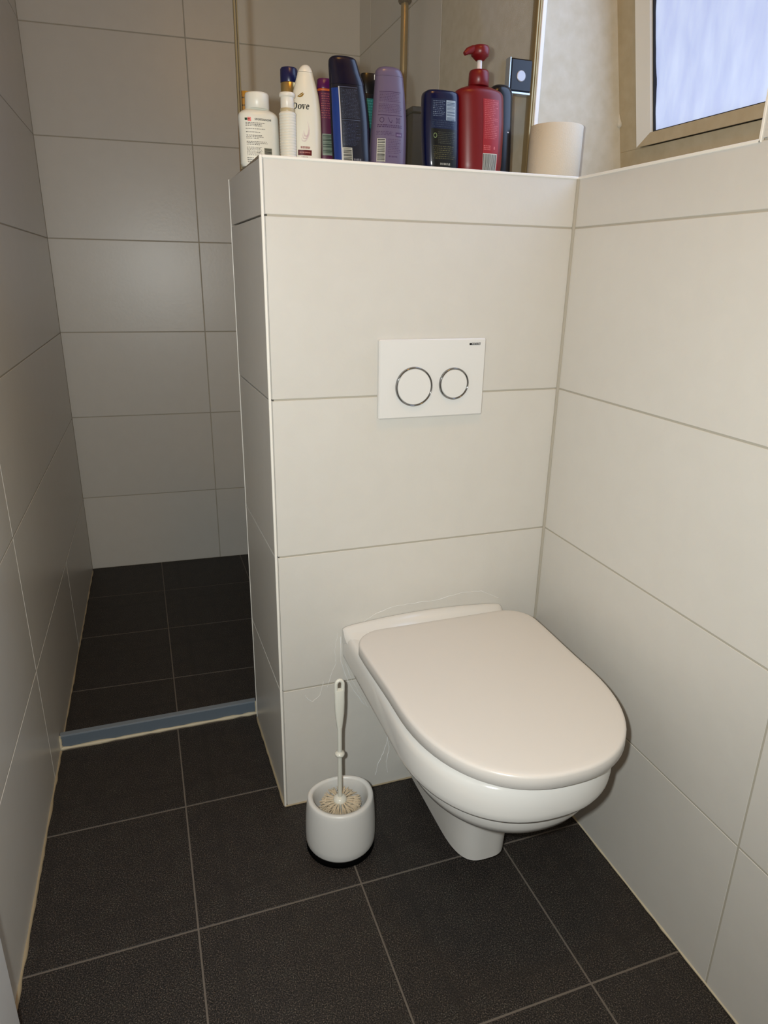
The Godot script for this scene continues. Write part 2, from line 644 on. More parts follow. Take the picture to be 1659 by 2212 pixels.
func half_wall() -> void:
	var hw := structure("wall_partition", "half height white tiled cistern wall behind the toilet", "wall")
	slab(hw, "wall_core", Vector3(0.008, -0.01, -DEPTH + 0.005), Vector3(W + 0.05, TOP - 0.004, -0.0009), M["grout"])
	var rows := [0.0, 0.2923, 0.5915, 0.893, 1.1946, TOP]
	tiles(hw, "wall_tile", [0.0035, W + 0.0005], rows, 0.0032, M["white"])
	var side := frame_of(Vector3(0, 0, 0), Vector3(-1, 0, 0.018).normalized(), Vector3.UP)
	var cell := [-DEPTH, -0.0035]
	tiles(hw, "wall_tile", cell, rows, 0.0032, M["white"], side)
	var back := frame_of(Vector3(0, 0, -DEPTH), Vector3(0, 0, -1), Vector3.UP)
	tiles(hw, "wall_tile", [-W, 0.005], rows, 0.0032, M["white"], back)
	slab(hw, "ledge", Vector3(0.003, TOP - 0.006, -DEPTH), Vector3(W + 0.002, TOP - 0.0003, -0.003), M["white"][0])
	var tr: Material = M["profile"]
	slab(hw, "edge_trim", Vector3(-0.0015, 0.0, -0.004), Vector3(0.0032, TOP + 0.0012, 0.0014), tr, 0.001)
	slab(hw, "edge_trim", Vector3(0.0033, TOP - 0.0035, -0.004), Vector3(W, TOP + 0.0012, 0.0014), tr, 0.001)
	slab(hw, "edge_trim", Vector3(-0.0015, TOP - 0.003, -DEPTH), Vector3(0.003, TOP + 0.0012, -0.0045), mat(Color(0.55, 0.50, 0.43), 0.6), 0.001)
	bead(hw, Vector3(-0.001, 0.002, -0.003), Vector3(-0.006, 0.002, -DEPTH), 0.0032, M["bead"], 0.35)
	bead(hw, Vector3(0.0, 0.0015, 0.001), Vector3(W, 0.0015, 0.001), 0.0018, M["bead"], 0.3)
	bead(hw, Vector3(-0.006, 0.0, -DEPTH - 0.0005), Vector3(-0.006, TOP, -DEPTH - 0.0005), 0.0012, M["profile"], 0.05)
	# smeared silicone strands round the toilet
	var sm: Material = M["smear"]
	var lines := [
		[Vector3(0.172, 0.424, 0), Vector3(0.205, 0.442, 0), Vector3(0.243, 0.452, 0), Vector3(0.30, 0.453, 0), Vector3(0.348, 0.452, 0), Vector3(0.40, 0.462, 0), Vector3(0.447, 0.458, 0), Vector3(0.49, 0.435, 0)],
		[Vector3(0.122, 0.41, 0), Vector3(0.115, 0.37, 0), Vector3(0.118, 0.34, 0), Vector3(0.106, 0.31, 0), Vector3(0.098, 0.285, 0)],
		[Vector3(0.127, 0.40, 0), Vector3(0.129, 0.34, 0), Vector3(0.14, 0.30, 0), Vector3(0.158, 0.262, 0), Vector3(0.18, 0.225, 0)],
		[Vector3(0.138, 0.335, 0), Vector3(0.152, 0.29, 0), Vector3(0.17, 0.255, 0), Vector3(0.19, 0.215, 0)],
		[Vector3(0.232, 0.15, 0), Vector3(0.236, 0.12, 0), Vector3(0.226, 0.085, 0), Vector3(0.215, 0.06, 0), Vector3(0.208, 0.03, 0)],
		[Vector3(0.236, 0.125, 0), Vector3(0.24, 0.095, 0), Vector3(0.234, 0.06, 0), Vector3(0.238, 0.03, 0)],
		[Vector3(0.05, 0.275, 0), Vector3(0.064, 0.255, 0), Vector3(0.082, 0.268, 0), Vector3(0.09, 0.30, 0)],
	]
	for i in lines.size():
		var st := begin()
		var pts := []
		for s in lines[i].size() - 1:
			for k in 5:
				var q: Vector3 = lines[i][s].lerp(lines[i][s + 1], k / 5.0)
				pts.append(q + Vector3(rng.randf_range(-0.001, 0.001), rng.randf_range(-0.001, 0.001), 0.0))
		pts.append(lines[i][-1])
		var rad := []
		for k in pts.size():
			rad.append(rng.randf_range(0.00025, 0.0007) * (1.6 if i in [2, 4, 5] else 0.8))
		tube(st, pts, rad, 6)
		obj("silicone_smear", st, sm, hw)

# ------------------------------------------------------------------ window in its deep slanted recess
func window() -> void:
	var up := Vector3(-0.18, 1, 0).normalized()
	var w := structure("window_1", "small slanted window with a crinkled frosted pane in a beige frame", "window", frame_of(Vector3(0.8218, TOP, 0), Vector3(-1, -0.18, 0).normalized(), up))
	# local: x runs towards the viewer (+z of the room), y up the slope, z into the room
	var fr: Material = M["frame_paint"]
	slab(w, "apron", Vector3(ZG - 0.02, -0.02, -0.12), Vector3(0.44, 0.0805, 0.0), fr)
	slab(w, "frame_side", Vector3(ZG - 0.02, 0.0805, -0.12), Vector3(-0.1185, 0.85, 0.0), fr)
	slab(w, "frame_side", Vector3(0.40, 0.0805, -0.12), Vector3(0.44, 0.85, 0.0), fr)
	slab(w, "frame_head", Vector3(-0.1185, 0.74, -0.12), Vector3(0.40, 0.85, 0.0), fr)
	# sash with mitred corners: outer edge, bevelled to the pane
	var o := [Vector3(-0.1165, 0.0825, 0), Vector3(0.398, 0.0825, 0), Vector3(0.398, 0.738, 0), Vector3(-0.1165, 0.738, 0)]
	var n := [Vector3(-0.082, 0.1045, 0), Vector3(0.364, 0.1045, 0), Vector3(0.364, 0.70, 0), Vector3(-0.082, 0.70, 0)]
	var white := mat(Color(0.86, 0.845, 0.80), 0.4)
	for k in 4:
		var l := (k + 1) % 4
		var st := begin()
		flat(st)
		var f := Vector3(0, 0, 0.010)
		var b := Vector3(0, 0, -0.05)
		var f2 := Vector3(0, 0, 0.004)
		quad(st, o[k] + b, o[l] + b, o[l] + f, o[k] + f)
		quad(st, o[k] + f, o[l] + f, n[l] + f2, n[k] + f2)
		quad(st, n[k] + f2, n[l] + f2, n[l] + b, n[k] + b)
		quad(st, o[l] + b, o[k] + b, n[k] + b, n[l] + b)
		quad(st, o[k] + b, o[k] + f, n[k] + f2, n[k] + b)
		quad(st, o[l] + f, o[l] + b, n[l] + b, n[l] + f2)
		obj("sash_rail", st, white if k % 2 == 1 else fr, w)
	# dark rubber gasket
	var gs := mat(Color(0.08, 0.09, 0.12), 0.7)
	slab(w, "gasket", Vector3(-0.082, 0.1045, -0.02), Vector3(-0.0785, 0.70, -0.002), gs)
	slab(w, "gasket", Vector3(-0.0785, 0.1045, -0.02), Vector3(0.364, 0.1065, -0.002), gs)
	# crinkled frosted film, glowing with daylight
	var st2 := begin()
	smooth(st2)
	var no := FastNoiseLite.new()
	no.seed = 4
	no.frequency = 9.0
	no.fractal_octaves = 3
	var no2 := FastNoiseLite.new()
	no2.seed = 8
	no2.frequency = 4.0
	no2.fractal_octaves = 4
	var nx := 46
	var ny := 60
	var p := func(i: int, j: int) -> Vector3:
		var x: float = lerp(-0.0785, 0.364, float(i) / nx)
		var y: float = lerp(0.1065, 0.70, float(j) / ny)
		return Vector3(x, y, -0.008 + 0.004 * no.get_noise_2d(x * 1.6 + y * 0.35, y * 0.6))
	for i in nx:
		for j in ny:
			for q in [[i, j], [i + 1, j + 1], [i + 1, j], [i, j], [i, j + 1], [i + 1, j + 1]]:
				st2.set_uv(Vector2(float(q[0]) / nx, 1.0 - float(q[1]) / ny))
				st2.add_vertex(p.call(q[0], q[1]))
	var im := Image.create(256, 256, false, Image.FORMAT_RGB8)
	for y in 256:
		for x in 256:
			var v := 0.5 + 0.5 * no2.get_noise_2d(x / 256.0 * 2.4 + y / 256.0 * 0.7, y / 256.0 * 0.9)
			var u := 0.5 + 0.5 * no.get_noise_2d(x / 256.0 * 1.6 + 3.0, y / 256.0 * 0.5)
			var t: float = clamp(0.35 + 0.9 * (v - 0.5) + 0.35 * (u - 0.5) + 0.25 * (x / 256.0 - 0.5), 0.0, 1.0)
			im.set_pixel(x, y, Color(0.66, 0.72, 0.90).lerp(Color(0.84, 0.90, 1.0), t))
	var pm := mat(Color(0.62, 0.66, 0.74), 0.5)
	pm.emission_enabled = true
	pm.emission = Color.WHITE
	pm.emission_texture = tex(im)
	pm.emission_operator = BaseMaterial3D.EMISSION_OP_MULTIPLY
	pm.emission_energy_multiplier = 0.80
	obj("pane", st2, pm, w)
	var a := AreaLight3D.new()
	a.name = "daylight"
	a.area_size = Vector2(0.44, 0.58)
	a.position = Vector3(0.142, 0.40, 0.012)
	a.rotation = Vector3(0, PI, 0)
	a.light_color = Color(0.70, 0.82, 1.0)
	a.light_energy = 0.235
	a.shadow_enabled = true
	w.add_child(a)
	# blob of old filler in the corner of the recess
	var st3 := begin()
	lathe(st3, [Vector2(0.001, 0.0), Vector2(0.006, 0.003), Vector2(0.0065, 0.009), Vector2(0.003, 0.017), Vector2(0.0008, 0.026)], Vector3(ZG + 0.003, 0.128, 0.001), 12)
	obj("filler_blob", st3, M["paint"], w)

# ------------------------------------------------------------------ shower
func shower() -> void:
	# threshold
	var t := thing("shower_threshold", "blue grey metal threshold strip across the shower entrance floor", "threshold", Vector3(-0.24, 0, -0.357))
	var st := begin()
	var zf := 0.0
	cbox(st, Vector3(-0.238, 0.0, -0.016), Vector3(0.235, 0.036, zf), 0.0015)
	obj("strip", st, mat(Color(0.38, 0.43, 0.48), 0.5, 0.0), t)
	st = begin()
	cbox(st, Vector3(-0.238, 0.0362, -0.016), Vector3(0.235, 0.0375, zf - 0.001), 0.0005)
	obj("top_edge", st, mat(Color(0.48, 0.52, 0.56), 0.4), t)
	bead(t, Vector3(-0.238, 0.002, 0.001), Vector3(0.235, 0.002, 0.001), 0.0042, M["old_silicone"], 0.45)
	bead(t, Vector3(-0.2385, 0.0, 0.0015), Vector3(-0.2385, 0.037, 0.0), 0.0035, M["old_silicone"], 0.25)
	bead(t, Vector3(0.2345, 0.0, 0.001), Vector3(0.2345, 0.037, -0.001), 0.0022, M["old_silicone"], 0.25)
	# glass screen on the half wall
	var s := thing("shower_screen", "clear glass shower screen standing on the half wall behind the bottles", "shower screen", Vector3(0.0, TOP, ZG))
	var g := mat(Color(0.80, 0.78, 0.66, 0.025), 0.0)
	g.transparency = BaseMaterial3D.TRANSPARENCY_ALPHA
	g.metallic_specular = 0.13
	st = begin()
	cbox(st, Vector3(0.004, 0.001, -0.003), Vector3(W - 0.012, 0.95, 0.003), 0.0005)
	obj("glass_pane", st, g, s)
	st = begin()
	cbox(st, Vector3(-0.0035, 0.0005, -0.004), Vector3(0.0, 0.95, 0.004), 0.0008)
	cbox(st, Vector3(0.0012, 0.0005, -0.004), Vector3(0.0037, 0.95, 0.004), 0.0008)
	obj("edge_seal", st, mat(Color(0.50, 0.45, 0.33), 0.4, 0.1), s)
	st = begin()
	cbox(st, Vector3(W - 0.0125, 0.0005, -0.010), Vector3(W - 0.008, 0.95, 0.010), 0.001)
	cbox(st, Vector3(W - 0.0075, 0.0005, -0.010), Vector3(W - 0.003, 0.95, 0.010), 0.001)
	obj("wall_profile", st, M["brass_chrome"], s)
	st = begin()
	cbox(st, Vector3(W - 0.0028, 0.0005, -0.010), Vector3(W + 0.0065, 0.95, 0.012), 0.001)
	obj("white_strip", st, mat(Color(0.93, 0.92, 0.90), 0.4), s)
	# riser rail on the right shower wall
	var r := thing("shower_rail", "slim chrome shower riser rail seen through the glass", "shower rail", Vector3(0.54, 1.40, -0.81))
	st = begin()
	lathe(st, [Vector2(0.0085, 0.0), Vector2(0.010, 0.002), Vector2(0.010, 0.70), Vector2(0.0085, 0.702)], Vector3.ZERO, 24)
	obj("rail", st, M["brass_chrome"], r)
	for y in [0.02, 0.68]:
		st = begin()
		tube(st, [Vector3(0.0, y, 0), Vector3(0.05, y, 0)], [0.009, 0.012], 16)
		obj("wall_bracket", st, M["brass_chrome"], r)
	st = begin()
	lathe(st, [Vector2(0.015, 0.381), Vector2(0.018, 0.385), Vector2(0.018, 0.430), Vector2(0.015, 0.435)], Vector3.ZERO, 24)
	obj("slider", st, mat(Color(0.42, 0.36, 0.28), 0.3, 0.6), r)
	st = begin()
	tube(st, [Vector3(0.0, 0.400, 0.0), Vector3(0.0, 0.401, 0.03), Vector3(0.0, 0.401, 0.045)], [0.014, 0.018, 0.019], 18)
	obj("slider_knob", st, mat(Color(0.42, 0.36, 0.28), 0.3, 0.6), r)
	# glass bracket
	var b := thing("glass_bracket", "small black square bracket with a silver round button high on the glass", "bracket", Vector3(0.5435, 1.4465, ZG + 0.0045))
	st = begin()
	cbox(st, Vector3(-0.0215, 0.0025, 0.0), Vector3(0.0255, 0.0585, 0.016), 0.0025)
	obj("block", st, mat(Color(0.02, 0.022, 0.04), 0.3), b)
	st = begin()
	cbox(st, Vector3(-0.0255, 0.0, 0.0), Vector3(-0.0222, 0.0595, 0.017), 0.0008)
	cbox(st, Vector3(-0.0255, -0.0022, 0.0), Vector3(0.0235, 0.0022, 0.017), 0.0008)
	obj("chrome_edge", st, mat(Color(0.75, 0.78, 0.82), 0.2, 0.8), b)
	st = begin()
	tube(st, [Vector3(0.001, 0.029, 0.015), Vector3(0.001, 0.029, 0.0172), Vector3(0.001, 0.029, 0.0178)], [0.0098, 0.0098, 0.0085], 28)
	obj("button", st, mat(Color(0.72, 0.72, 0.74), 0.35, 0.3), b)

# ------------------------------------------------------------------ toilet
func toilet() -> void:
	var t := thing("toilet", "white wall hung toilet with its lid closed", "toilet", Vector3(0.311, 0, 0.001))
	var ce: Material = M["ceramic"]
	# bowl: underside with trap housing, then the rim band
	var rows := [
		dring(0.052, 0.016, 0.050, 0, 0.20, 0.306, 3.2),
		dring(0.058, 0.016, 0.056, 0, 0.20, 0.314, 3.2),
		dring(0.10, 0.015, 0.058, 0, 0.20, 0.318, 3.2),
		dring(0.16, 0.013, 0.060, 0, 0.20, 0.326, 3.0),
		dring(0.205, 0.010, 0.066, 0, 0.20, 0.338, 2.8),
		dring(0.236, 0.010, 0.072, 0, 0.22, 0.356, 2.5),
		dring(0.254, 0.008, 0.094, 0, 0.25, 0.398, 2.3),
		dring(0.268, 0.007, 0.117, 0, 0.28, 0.440, 2.2),
		dring(0.281, 0.006, 0.136, 0, 0.30, 0.472, 2.2),
		dring(0.296, 0.006, 0.150, 0, 0.31, 0.493, 2.2),
		dring(0.314, 0.005, 0.158, 0, 0.31, 0.504, 2.2),
		dring(0.333, 0.005, 0.161, 0, 0.31, 0.508, 2.2),
		dring(0.349, 0.005, 0.161, 0, 0.31, 0.508, 2.2),
	]
	var st := begin()
	loft(st, rows, true, true, true, [1])
	obj("bowl", st, ce, t)
	var rim := []
	for q in [[0.3475, 0.1660, 0.5090], [0.3470, 0.1730, 0.5200], [0.3490, 0.1770, 0.5265], [0.354, 0.1793, 0.5290], [0.364, 0.1805, 0.5300], [0.380, 0.1805, 0.5295], [0.394, 0.1795, 0.5265], [0.403, 0.1775, 0.5220], [0.409, 0.1735, 0.5150], [0.4115, 0.1660, 0.5040], [0.412, 0.1560, 0.4900]]:
		rim.append(dring(q[0], 0.002, q[1] + 0.0008, 0, 0.31, q[2], 2.25))
	st = begin()
	loft(st, rim)
	obj("rim", st, ce, t)
	# arched lip against the wall
	st = begin()
	var lr := []
	var nx := 48
	for i in nx + 1:
		var f := -cos(PI * i / nx)
		var x := 0.0015 + f * 0.1815
		var ax: float = abs(f) * 0.1815
		var d := 0.0                      # rounds the two ends like the rim below
		for k in [[0.156, 0.166, 0.0, 0.0006], [0.166, 0.1740, 0.0006, 0.0034], [0.1740, 0.1785, 0.0034, 0.0090], [0.1785, 0.1816, 0.0090, 0.0190]]:
			if ax > k[0]:
				d = lerp(float(k[2]), float(k[3]), clamp((ax - k[0]) / (k[1] - k[0]), 0.0, 1.0))
		var h := 0.4225 + 0.011 * (1.0 - f * f)
		var q := h - 0.25 * d
		lr.append([Vector3(x, 0.385, 0.0), Vector3(x, q, 0.0), Vector3(x, q + 0.0008, 0.004), Vector3(x, h - 0.0004 - 0.3 * d, 0.010), Vector3(x, h - 0.006 - 0.5 * d, 0.017), Vector3(x * 0.992, lerp(h, 0.4125, 0.75) - 0.8 * d, 0.026), Vector3(x * 0.97, 0.4130 - d, 0.04), Vector3(x * 0.92, 0.4100 - d, 0.058), Vector3(x * 0.92, 0.385, 0.0585)])
	smooth(st, 1)
	for i in nx:
		for j in lr[0].size() - 1:
			quad(st, lr[i][j], lr[i][j + 1], lr[i + 1][j + 1], lr[i + 1][j])
	flat(st)
	for e in [[0, true], [nx, false]]:
		var r: Array = lr[e[0]]
		for j in range(1, r.size() - 1):
			if e[1]:
				tri(st, r[0], r[j + 1], r[j])
			else:
				tri(st, r[0], r[j], r[j + 1])
	obj("back_lip", st, ce, t)
	# seat ring and lid
	var pl: Material = M["plastic"]
	st = begin()
	loft(st, [dring(0.4125, 0.008, 0.172, 0.075, 0.31, 0.516, 2.3, 0.045), dring(0.4135, 0.008, 0.175, 0.073, 0.31, 0.520, 2.3, 0.05), dring(0.4170, 0.008, 0.175, 0.073, 0.31, 0.520, 2.3, 0.05), dring(0.4182, 0.008, 0.172, 0.075, 0.31, 0.517, 2.3, 0.045)])
	obj("seat", st, pl, t)
	var lid := [
		[0.4185, 0.0035], [0.4188, 0.0012], [0.4200, 0.0], [0.4375, 0.0004], [0.4402, 0.0016], [0.4418, 0.0036], [0.4425, 0.0062], [0.4429, 0.014], [0.4432, 0.05]]
	var ld := []
	for l in lid:
		ld.append(dring(l[0], 0.011, 0.1855 - l[1], 0.062 + l[1], 0.30, 0.541 - l[1], 2.3, 0.058 - min(l[1], 0.05), 0.1905 - l[1]))
	st = begin()
	loft(st, ld)
	obj("lid", st, pl, t)

func flush_plate() -> void:
	var t := thing("flush_plate", "white rectangular dual flush plate with two chrome ringed round buttons", "flush plate", Vector3(0.3065, 0.9235, 0.0005))
	var m := mat(Color(0.868, 0.868, 0.86), 0.25)
	var st := begin()
	cbox(st, Vector3(-0.1068, -0.0725, 0.0), Vector3(0.1068, 0.0725, 0.012), 0.0022)
	obj("plate", st, m, t)
	for b in [[-0.0385, -0.0135, 0.0362], [0.0425, -0.0105, 0.0298]]:
		st = begin()
		var c := Vector3(b[0], b[1], 0.0118)
		var rows := []
		for pr in [[0.0004, 0.0], [0.0, 0.0048], [-0.0010, 0.0062], [-0.0022, 0.0056], [-0.0030, 0.0036]]:
			var rr := []
			for j in 64:
				var a := -TAU * j / 64
				rr.append(c + Vector3((b[2] + pr[0]) * cos(a), (b[2] + pr[0]) * sin(a), pr[1]))
			rows.append(rr)
		for i in rows.size() - 1:
			smooth(st, 1)
			for j in 64:
				var k := (j + 1) % 64
				quad(st, rows[i][j], rows[i + 1][j], rows[i + 1][k], rows[i][k])
		obj("button_ring", st, M["chrome"], t)
		st = begin()
		rows = []
		for pr in [[-0.0030, 0.0], [-0.0031, 0.0046], [-0.0041, 0.0054]]:
			var rr := []
			for j in 64:
				var a := -TAU * j / 64
				rr.append(c + Vector3((b[2] + pr[0]) * cos(a), (b[2] + pr[0]) * sin(a), pr[1]))
			rows.append(rr)
		loft(st, rows, true, false, true)
		obj("button", st, m, t)
	var ink := mat(Color(0.06, 0.06, 0.07), 0.5)
	var plane := func(_x: float, _y: float) -> float: return 0.0120
	letters(t, "lettering", "GEBERIT", "Droid Sans", true, 0.0852, 0.0622, 0.0042, ink, plane, 0.0, 0.82)
	st = begin()
	cbox(st, Vector3(0.0720, 0.0602, 0.0118), Vector3(0.0760, 0.0642, 0.0124), 0.0001)
	obj("square_mark", st, ink, t)

# ------------------------------------------------------------------ toilet brush
func brush() -> void:
	var at := Vector3(0.0885, 0.0005, 0.132)
	var t := thing("brush_holder", "white plastic toilet brush pot standing on the floor", "brush holder", at)
	var white := mat(Color(0.86, 0.86, 0.85), 0.33)
	var st := begin()
	pot_shape(st, [Vector2(0.060, 0.010), Vector2(0.0670, 0.0125), Vector2(0.0697, 0.018), Vector2(0.0706, 0.032), Vector2(0.0703, 0.06), Vector2(0.0688, 0.092), Vector2(0.0670, 0.112), Vector2(0.0660, 0.1195), Vector2(0.0645, 0.1225), Vector2(0.0612, 0.1236), Vector2(0.0562, 0.1222), Vector2(0.0550, 0.1185), Vector2(0.0545, 0.10), Vector2(0.0535, 0.06), Vector2(0.050, 0.02), Vector2(0.02, 0.016)], 0.78)
	obj("pot", st, white, t)
	st = begin()
	pot_shape(st, [Vector2(0.067, 0.0), Vector2(0.0695, 0.0012), Vector2(0.0695, 0.0095), Vector2(0.06, 0.0115)], 0.78)
	var rub := mat(Color(0.012, 0.012, 0.012), 0.9)
	rub.metallic_specular = 0.15
	obj("base_ring", st, rub, t)
	# the brush
	var b := thing("toilet_brush", "slim white toilet brush standing upright in its pot", "toilet brush", at + Vector3(0.0, 0.0225, -0.002))
	var w2 := mat(Color(0.88, 0.88, 0.84), 0.3)
	var y0 := -0.0175
	st = begin()
	lathe(st, [Vector2(0.004, 0.10 + y0), Vector2(0.0048, 0.102 + y0), Vector2(0.0045, 0.25 + y0), Vector2(0.0050, 0.275 + y0)], Vector3.ZERO, 16)
	obj("rod", st, w2, b)
	# grip: slim paddle ending in a loop with a slot
	st = begin()
	var rows := []
	for g in [[0.268, 0.0045, 0.0042], [0.285, 0.0068, 0.005], [0.305, 0.0090, 0.0055], [0.33, 0.0100, 0.0055], [0.356, 0.0098, 0.0052], [0.3585, 0.0096, 0.0048]]:
		rows.append(ring(g[0] + y0, 0, g[1], 0, g[2], 2.6, 24))
	loft(st, rows)
	obj("grip", st, w2, b)
	st = begin()
	var pts := []
	for i in 5:
		pts.append(Vector3(-0.0068, 0.353 + y0 + 0.004 * i, 0))
	for i in range(1, 12):
		var a := PI - PI * i / 12.0
		pts.append(Vector3(0.0068 * cos(a), 0.369 + y0 + 0.0095 * sin(a), 0))
	for i in 5:
		pts.append(Vector3(0.0068, 0.369 + y0 - 0.004 * i, 0))
	var rad := []
	for i in pts.size():
		rad.append(0.0036)
	tube(st, pts, rad, 12)
	obj("hanging_loop", st, w2, b)
	st = begin()
	lathe(st, [Vector2(0.0045, 0.207 + y0), Vector2(0.0092, 0.209 + y0), Vector2(0.0098, 0.212 + y0), Vector2(0.0092, 0.215 + y0), Vector2(0.0045, 0.2175 + y0)], Vector3.ZERO, 24)
	obj("collar", st, w2, b)
	st = begin()
	lathe(st, [Vector2(0.008, 0.02 + y0), Vector2(0.011, 0.024 + y0), Vector2(0.011, 0.092 + y0), Vector2(0.0135, 0.096 + y0), Vector2(0.0138, 0.103 + y0), Vector2(0.011, 0.108 + y0), Vector2(0.006, 0.1105 + y0)], Vector3.ZERO, 24)
	obj("hub", st, w2, b)
	st = begin()
	for layer in 5:
		var n := 19
		for k in n:
			var a := TAU * (k + 0.37 * layer) / n + rng.randf_range(-0.07, 0.07)
			for s in 20:
				var da := rng.randf_range(-0.15, 0.15)
				var d := Vector3(cos(a + da), 0, sin(a + da))
				var y := 0.100 + y0 - 0.014 * layer
				var r1 := rng.randf_range(0.036, 0.0435)
				var end := d * r1 * (0.86 if d.z < -0.3 else 1.0) + Vector3(0, y + rng.randf_range(-0.008, 0.004), 0)
				tube(st, [Vector3(cos(a), 0, sin(a)) * 0.010 + Vector3(0, y + rng.randf_range(-0.002, 0.002), 0), (Vector3(cos(a), 0, sin(a)) * 0.026 + Vector3(0, y + 0.001, 0)).lerp(d * 0.028 + Vector3(0, y, 0), 0.6), end], [0.0007, 0.0007, 0.0005], 4)
	var br := obj("bristles", st, mat(Color(0.82, 0.76, 0.66), 0.6), b)
	br.set_meta("kind", "stuff")

# ------------------------------------------------------------------ bottles on the ledge
func bottles() -> void:
	var grp := "bottles on the half wall"
	# white flask with printed back label
	var x0 := 0.0262
	var t := thing("shower_gel_bottle", "white round shouldered bottle with black print and wide screw cap, leftmost on the ledge", "bottle", Vector3(x0, TOP, -0.145), 0, grp)
	var rows := dense(full([[0.0014 + 0.004, 0.0262, 0.0345], [0.022, 0.0262, 0.0345], [0.0532, 0.0257, 0.0343], [0.076, 0.0248, 0.0345], [0.0824, 0.0244, 0.033], [0.0867, 0.0242, 0.0281], [0.0895, 0.0238, 0.0221], [0.0908, 0.0237, 0.0209]], false))
	rows.push_front([0.0005, 0.0262, 0.032])
	var wm := mat(Color(0.87, 0.87, 0.83), 0.35)
	place("body", body_mesh(rows, x0, 0.58, 2.6, wm), t)
	var st := begin()
	lathe(st, [Vector2(0.0195, 0.0905), Vector2(0.0207, 0.0918), Vector2(0.0206, 0.112), Vector2(0.0195, 0.1148), Vector2(0.017, 0.1155)], Vector3(-0.0022, 0, 0), 48)
	obj("cap", st, wm, t)
	var im := image(192, 256, Color(0.87, 0.87, 0.83))
	var ink := Color(0.10, 0.10, 0.10)
	im.fill_rect(Rect2i(4, 6, 18, 13), Color(0.10, 0.22, 0.12))
	im.fill_rect(Rect2i(23, 2, 24, 22), Color(0.86, 0.50, 0.48))
	im.fill_rect(Rect2i(25, 8, 14, 8), Color(0.62, 0.12, 0.12))
	for blk in [[30, 56], [62, 72], [80, 92], [98, 126], [132, 154]]:
		block(im, 6, blk[0], 170, blk[1], 4, 4, ink, 0.62, 0.55)
	block(im, 6, 164, 120, 216, 3, 4, ink, 0.6, 0.2)
	barcode(im, 128, 166, 186, 220, false, Color(0.12, 0.12, 0.1), Color(0.55, 0.56, 0.5))
	block(im, 6, 222, 60, 252, 5, 6, ink, 0.7, 0.2)
	patch(t, "label", rows, x0, 0.58, 2.6, 0.004, 0.076, -0.78, 0.55, printed(im))
	var surf := func(x: float, y: float) -> float: return front_z(rows, x0, 0.58, 2.6, x, y)
	letters(t, "lettering", "SPORTDUSCHE", "Droid Sans", true, 0.0035, 0.0725, 0.0030, mat(Color(0.06, 0.06, 0.06)), surf, 0.0, 1.0)

	# white bottle with ribbed body
	x0 = 0.0668
	t = thing("ribbed_bottle", "slim white bottle with fine ribs round its body and a flanged cap", "bottle", Vector3(x0, TOP, -0.098), 0, grp)
	st = begin()
	var pr := [Vector2(0.0125, 0.0005), Vector2(0.0138, 0.002)]
	for i in 17:
		var y := 0.004 + i * 0.0043
		pr.append_array([Vector2(0.0140, y), Vector2(0.0140, y + 0.003), Vector2(0.0133, y + 0.0034), Vector2(0.0133, y + 0.0039)])
	pr.append_array([Vector2(0.0145, 0.0775), Vector2(0.0140, 0.0800), Vector2(0.0118, 0.0820)])
	lathe(st, pr, Vector3.ZERO, 40)
	obj("body", st, mat(Color(0.86, 0.85, 0.80), 0.4), t)
	st = begin()
	lathe(st, [Vector2(0.0118, 0.0815), Vector2(0.0122, 0.0825), Vector2(0.0122, 0.0865), Vector2(0.0118, 0.087)], Vector3.ZERO, 40)
	obj("neck_band", st, mat(Color(0.70, 0.64, 0.50), 0.4), t)
	st = begin()
	lathe(st, [Vector2(0.0108, 0.0870), Vector2(0.0112, 0.0875), Vector2(0.0111, 0.1035), Vector2(0.0132, 0.1042), Vector2(0.0135, 0.1085), Vector2(0.0125, 0.1102)], Vector3.ZERO, 40, [2])
	obj("cap", st, mat(Color(0.87, 0.85, 0.80), 0.35), t)

	# bottle with gold band and blue cap
	x0 = 0.0852
	t = thing("gold_banded_bottle", "round bottle with a dark blue cap and gold shoulder behind the ribbed white bottle", "bottle", Vector3(x0, TOP, -0.1645), 0, grp)
	st = begin()
	lathe(st, [Vector2(0.0125, 0.0005), Vector2(0.0145, 0.003), Vector2(0.0148, 0.112), Vector2(0.0146, 0.116)], Vector3.ZERO, 40)
	obj("body", st, mat(Color(0.85, 0.84, 0.80), 0.4), t)
	st = begin()
	lathe(st, [Vector2(0.0147, 0.1162), Vector2(0.0150, 0.118), Vector2(0.0148, 0.1395), Vector2(0.0145, 0.140)], Vector3.ZERO, 40)
	obj("gold_band", st, mat(Color(0.72, 0.62, 0.40), 0.28, 0.85), t)
	st = begin()
	lathe(st, [Vector2(0.0148, 0.1402), Vector2(0.0152, 0.1412), Vector2(0.0151, 0.1605), Vector2(0.0135, 0.163)], Vector3.ZERO, 40)
	obj("cap", st, mat(Color(0.05, 0.07, 0.26), 0.3), t)

	# white tear-drop bottle
	x0 = 0.1035
	t = thing("teardrop_bottle", "tall white teardrop bottle with black script lettering and a pink swirl", "bottle", Vector3(x0, TOP, -0.125), 0, grp)
	rows = dense(full([[0.0192, 0.1028, 0.0282], [0.0375, 0.1034, 0.0284], [0.0678, 0.1042, 0.0277], [0.0975, 0.1047, 0.0255], [0.1199, 0.1050, 0.0216], [0.1384, 0.1050, 0.0163], [0.1490, 0.1052, 0.0133]], true))
	var cream := mat(Color(0.87, 0.86, 0.80), 0.28)
	place("body", body_mesh(rows, x0, 0.68, 2.2, cream), t)
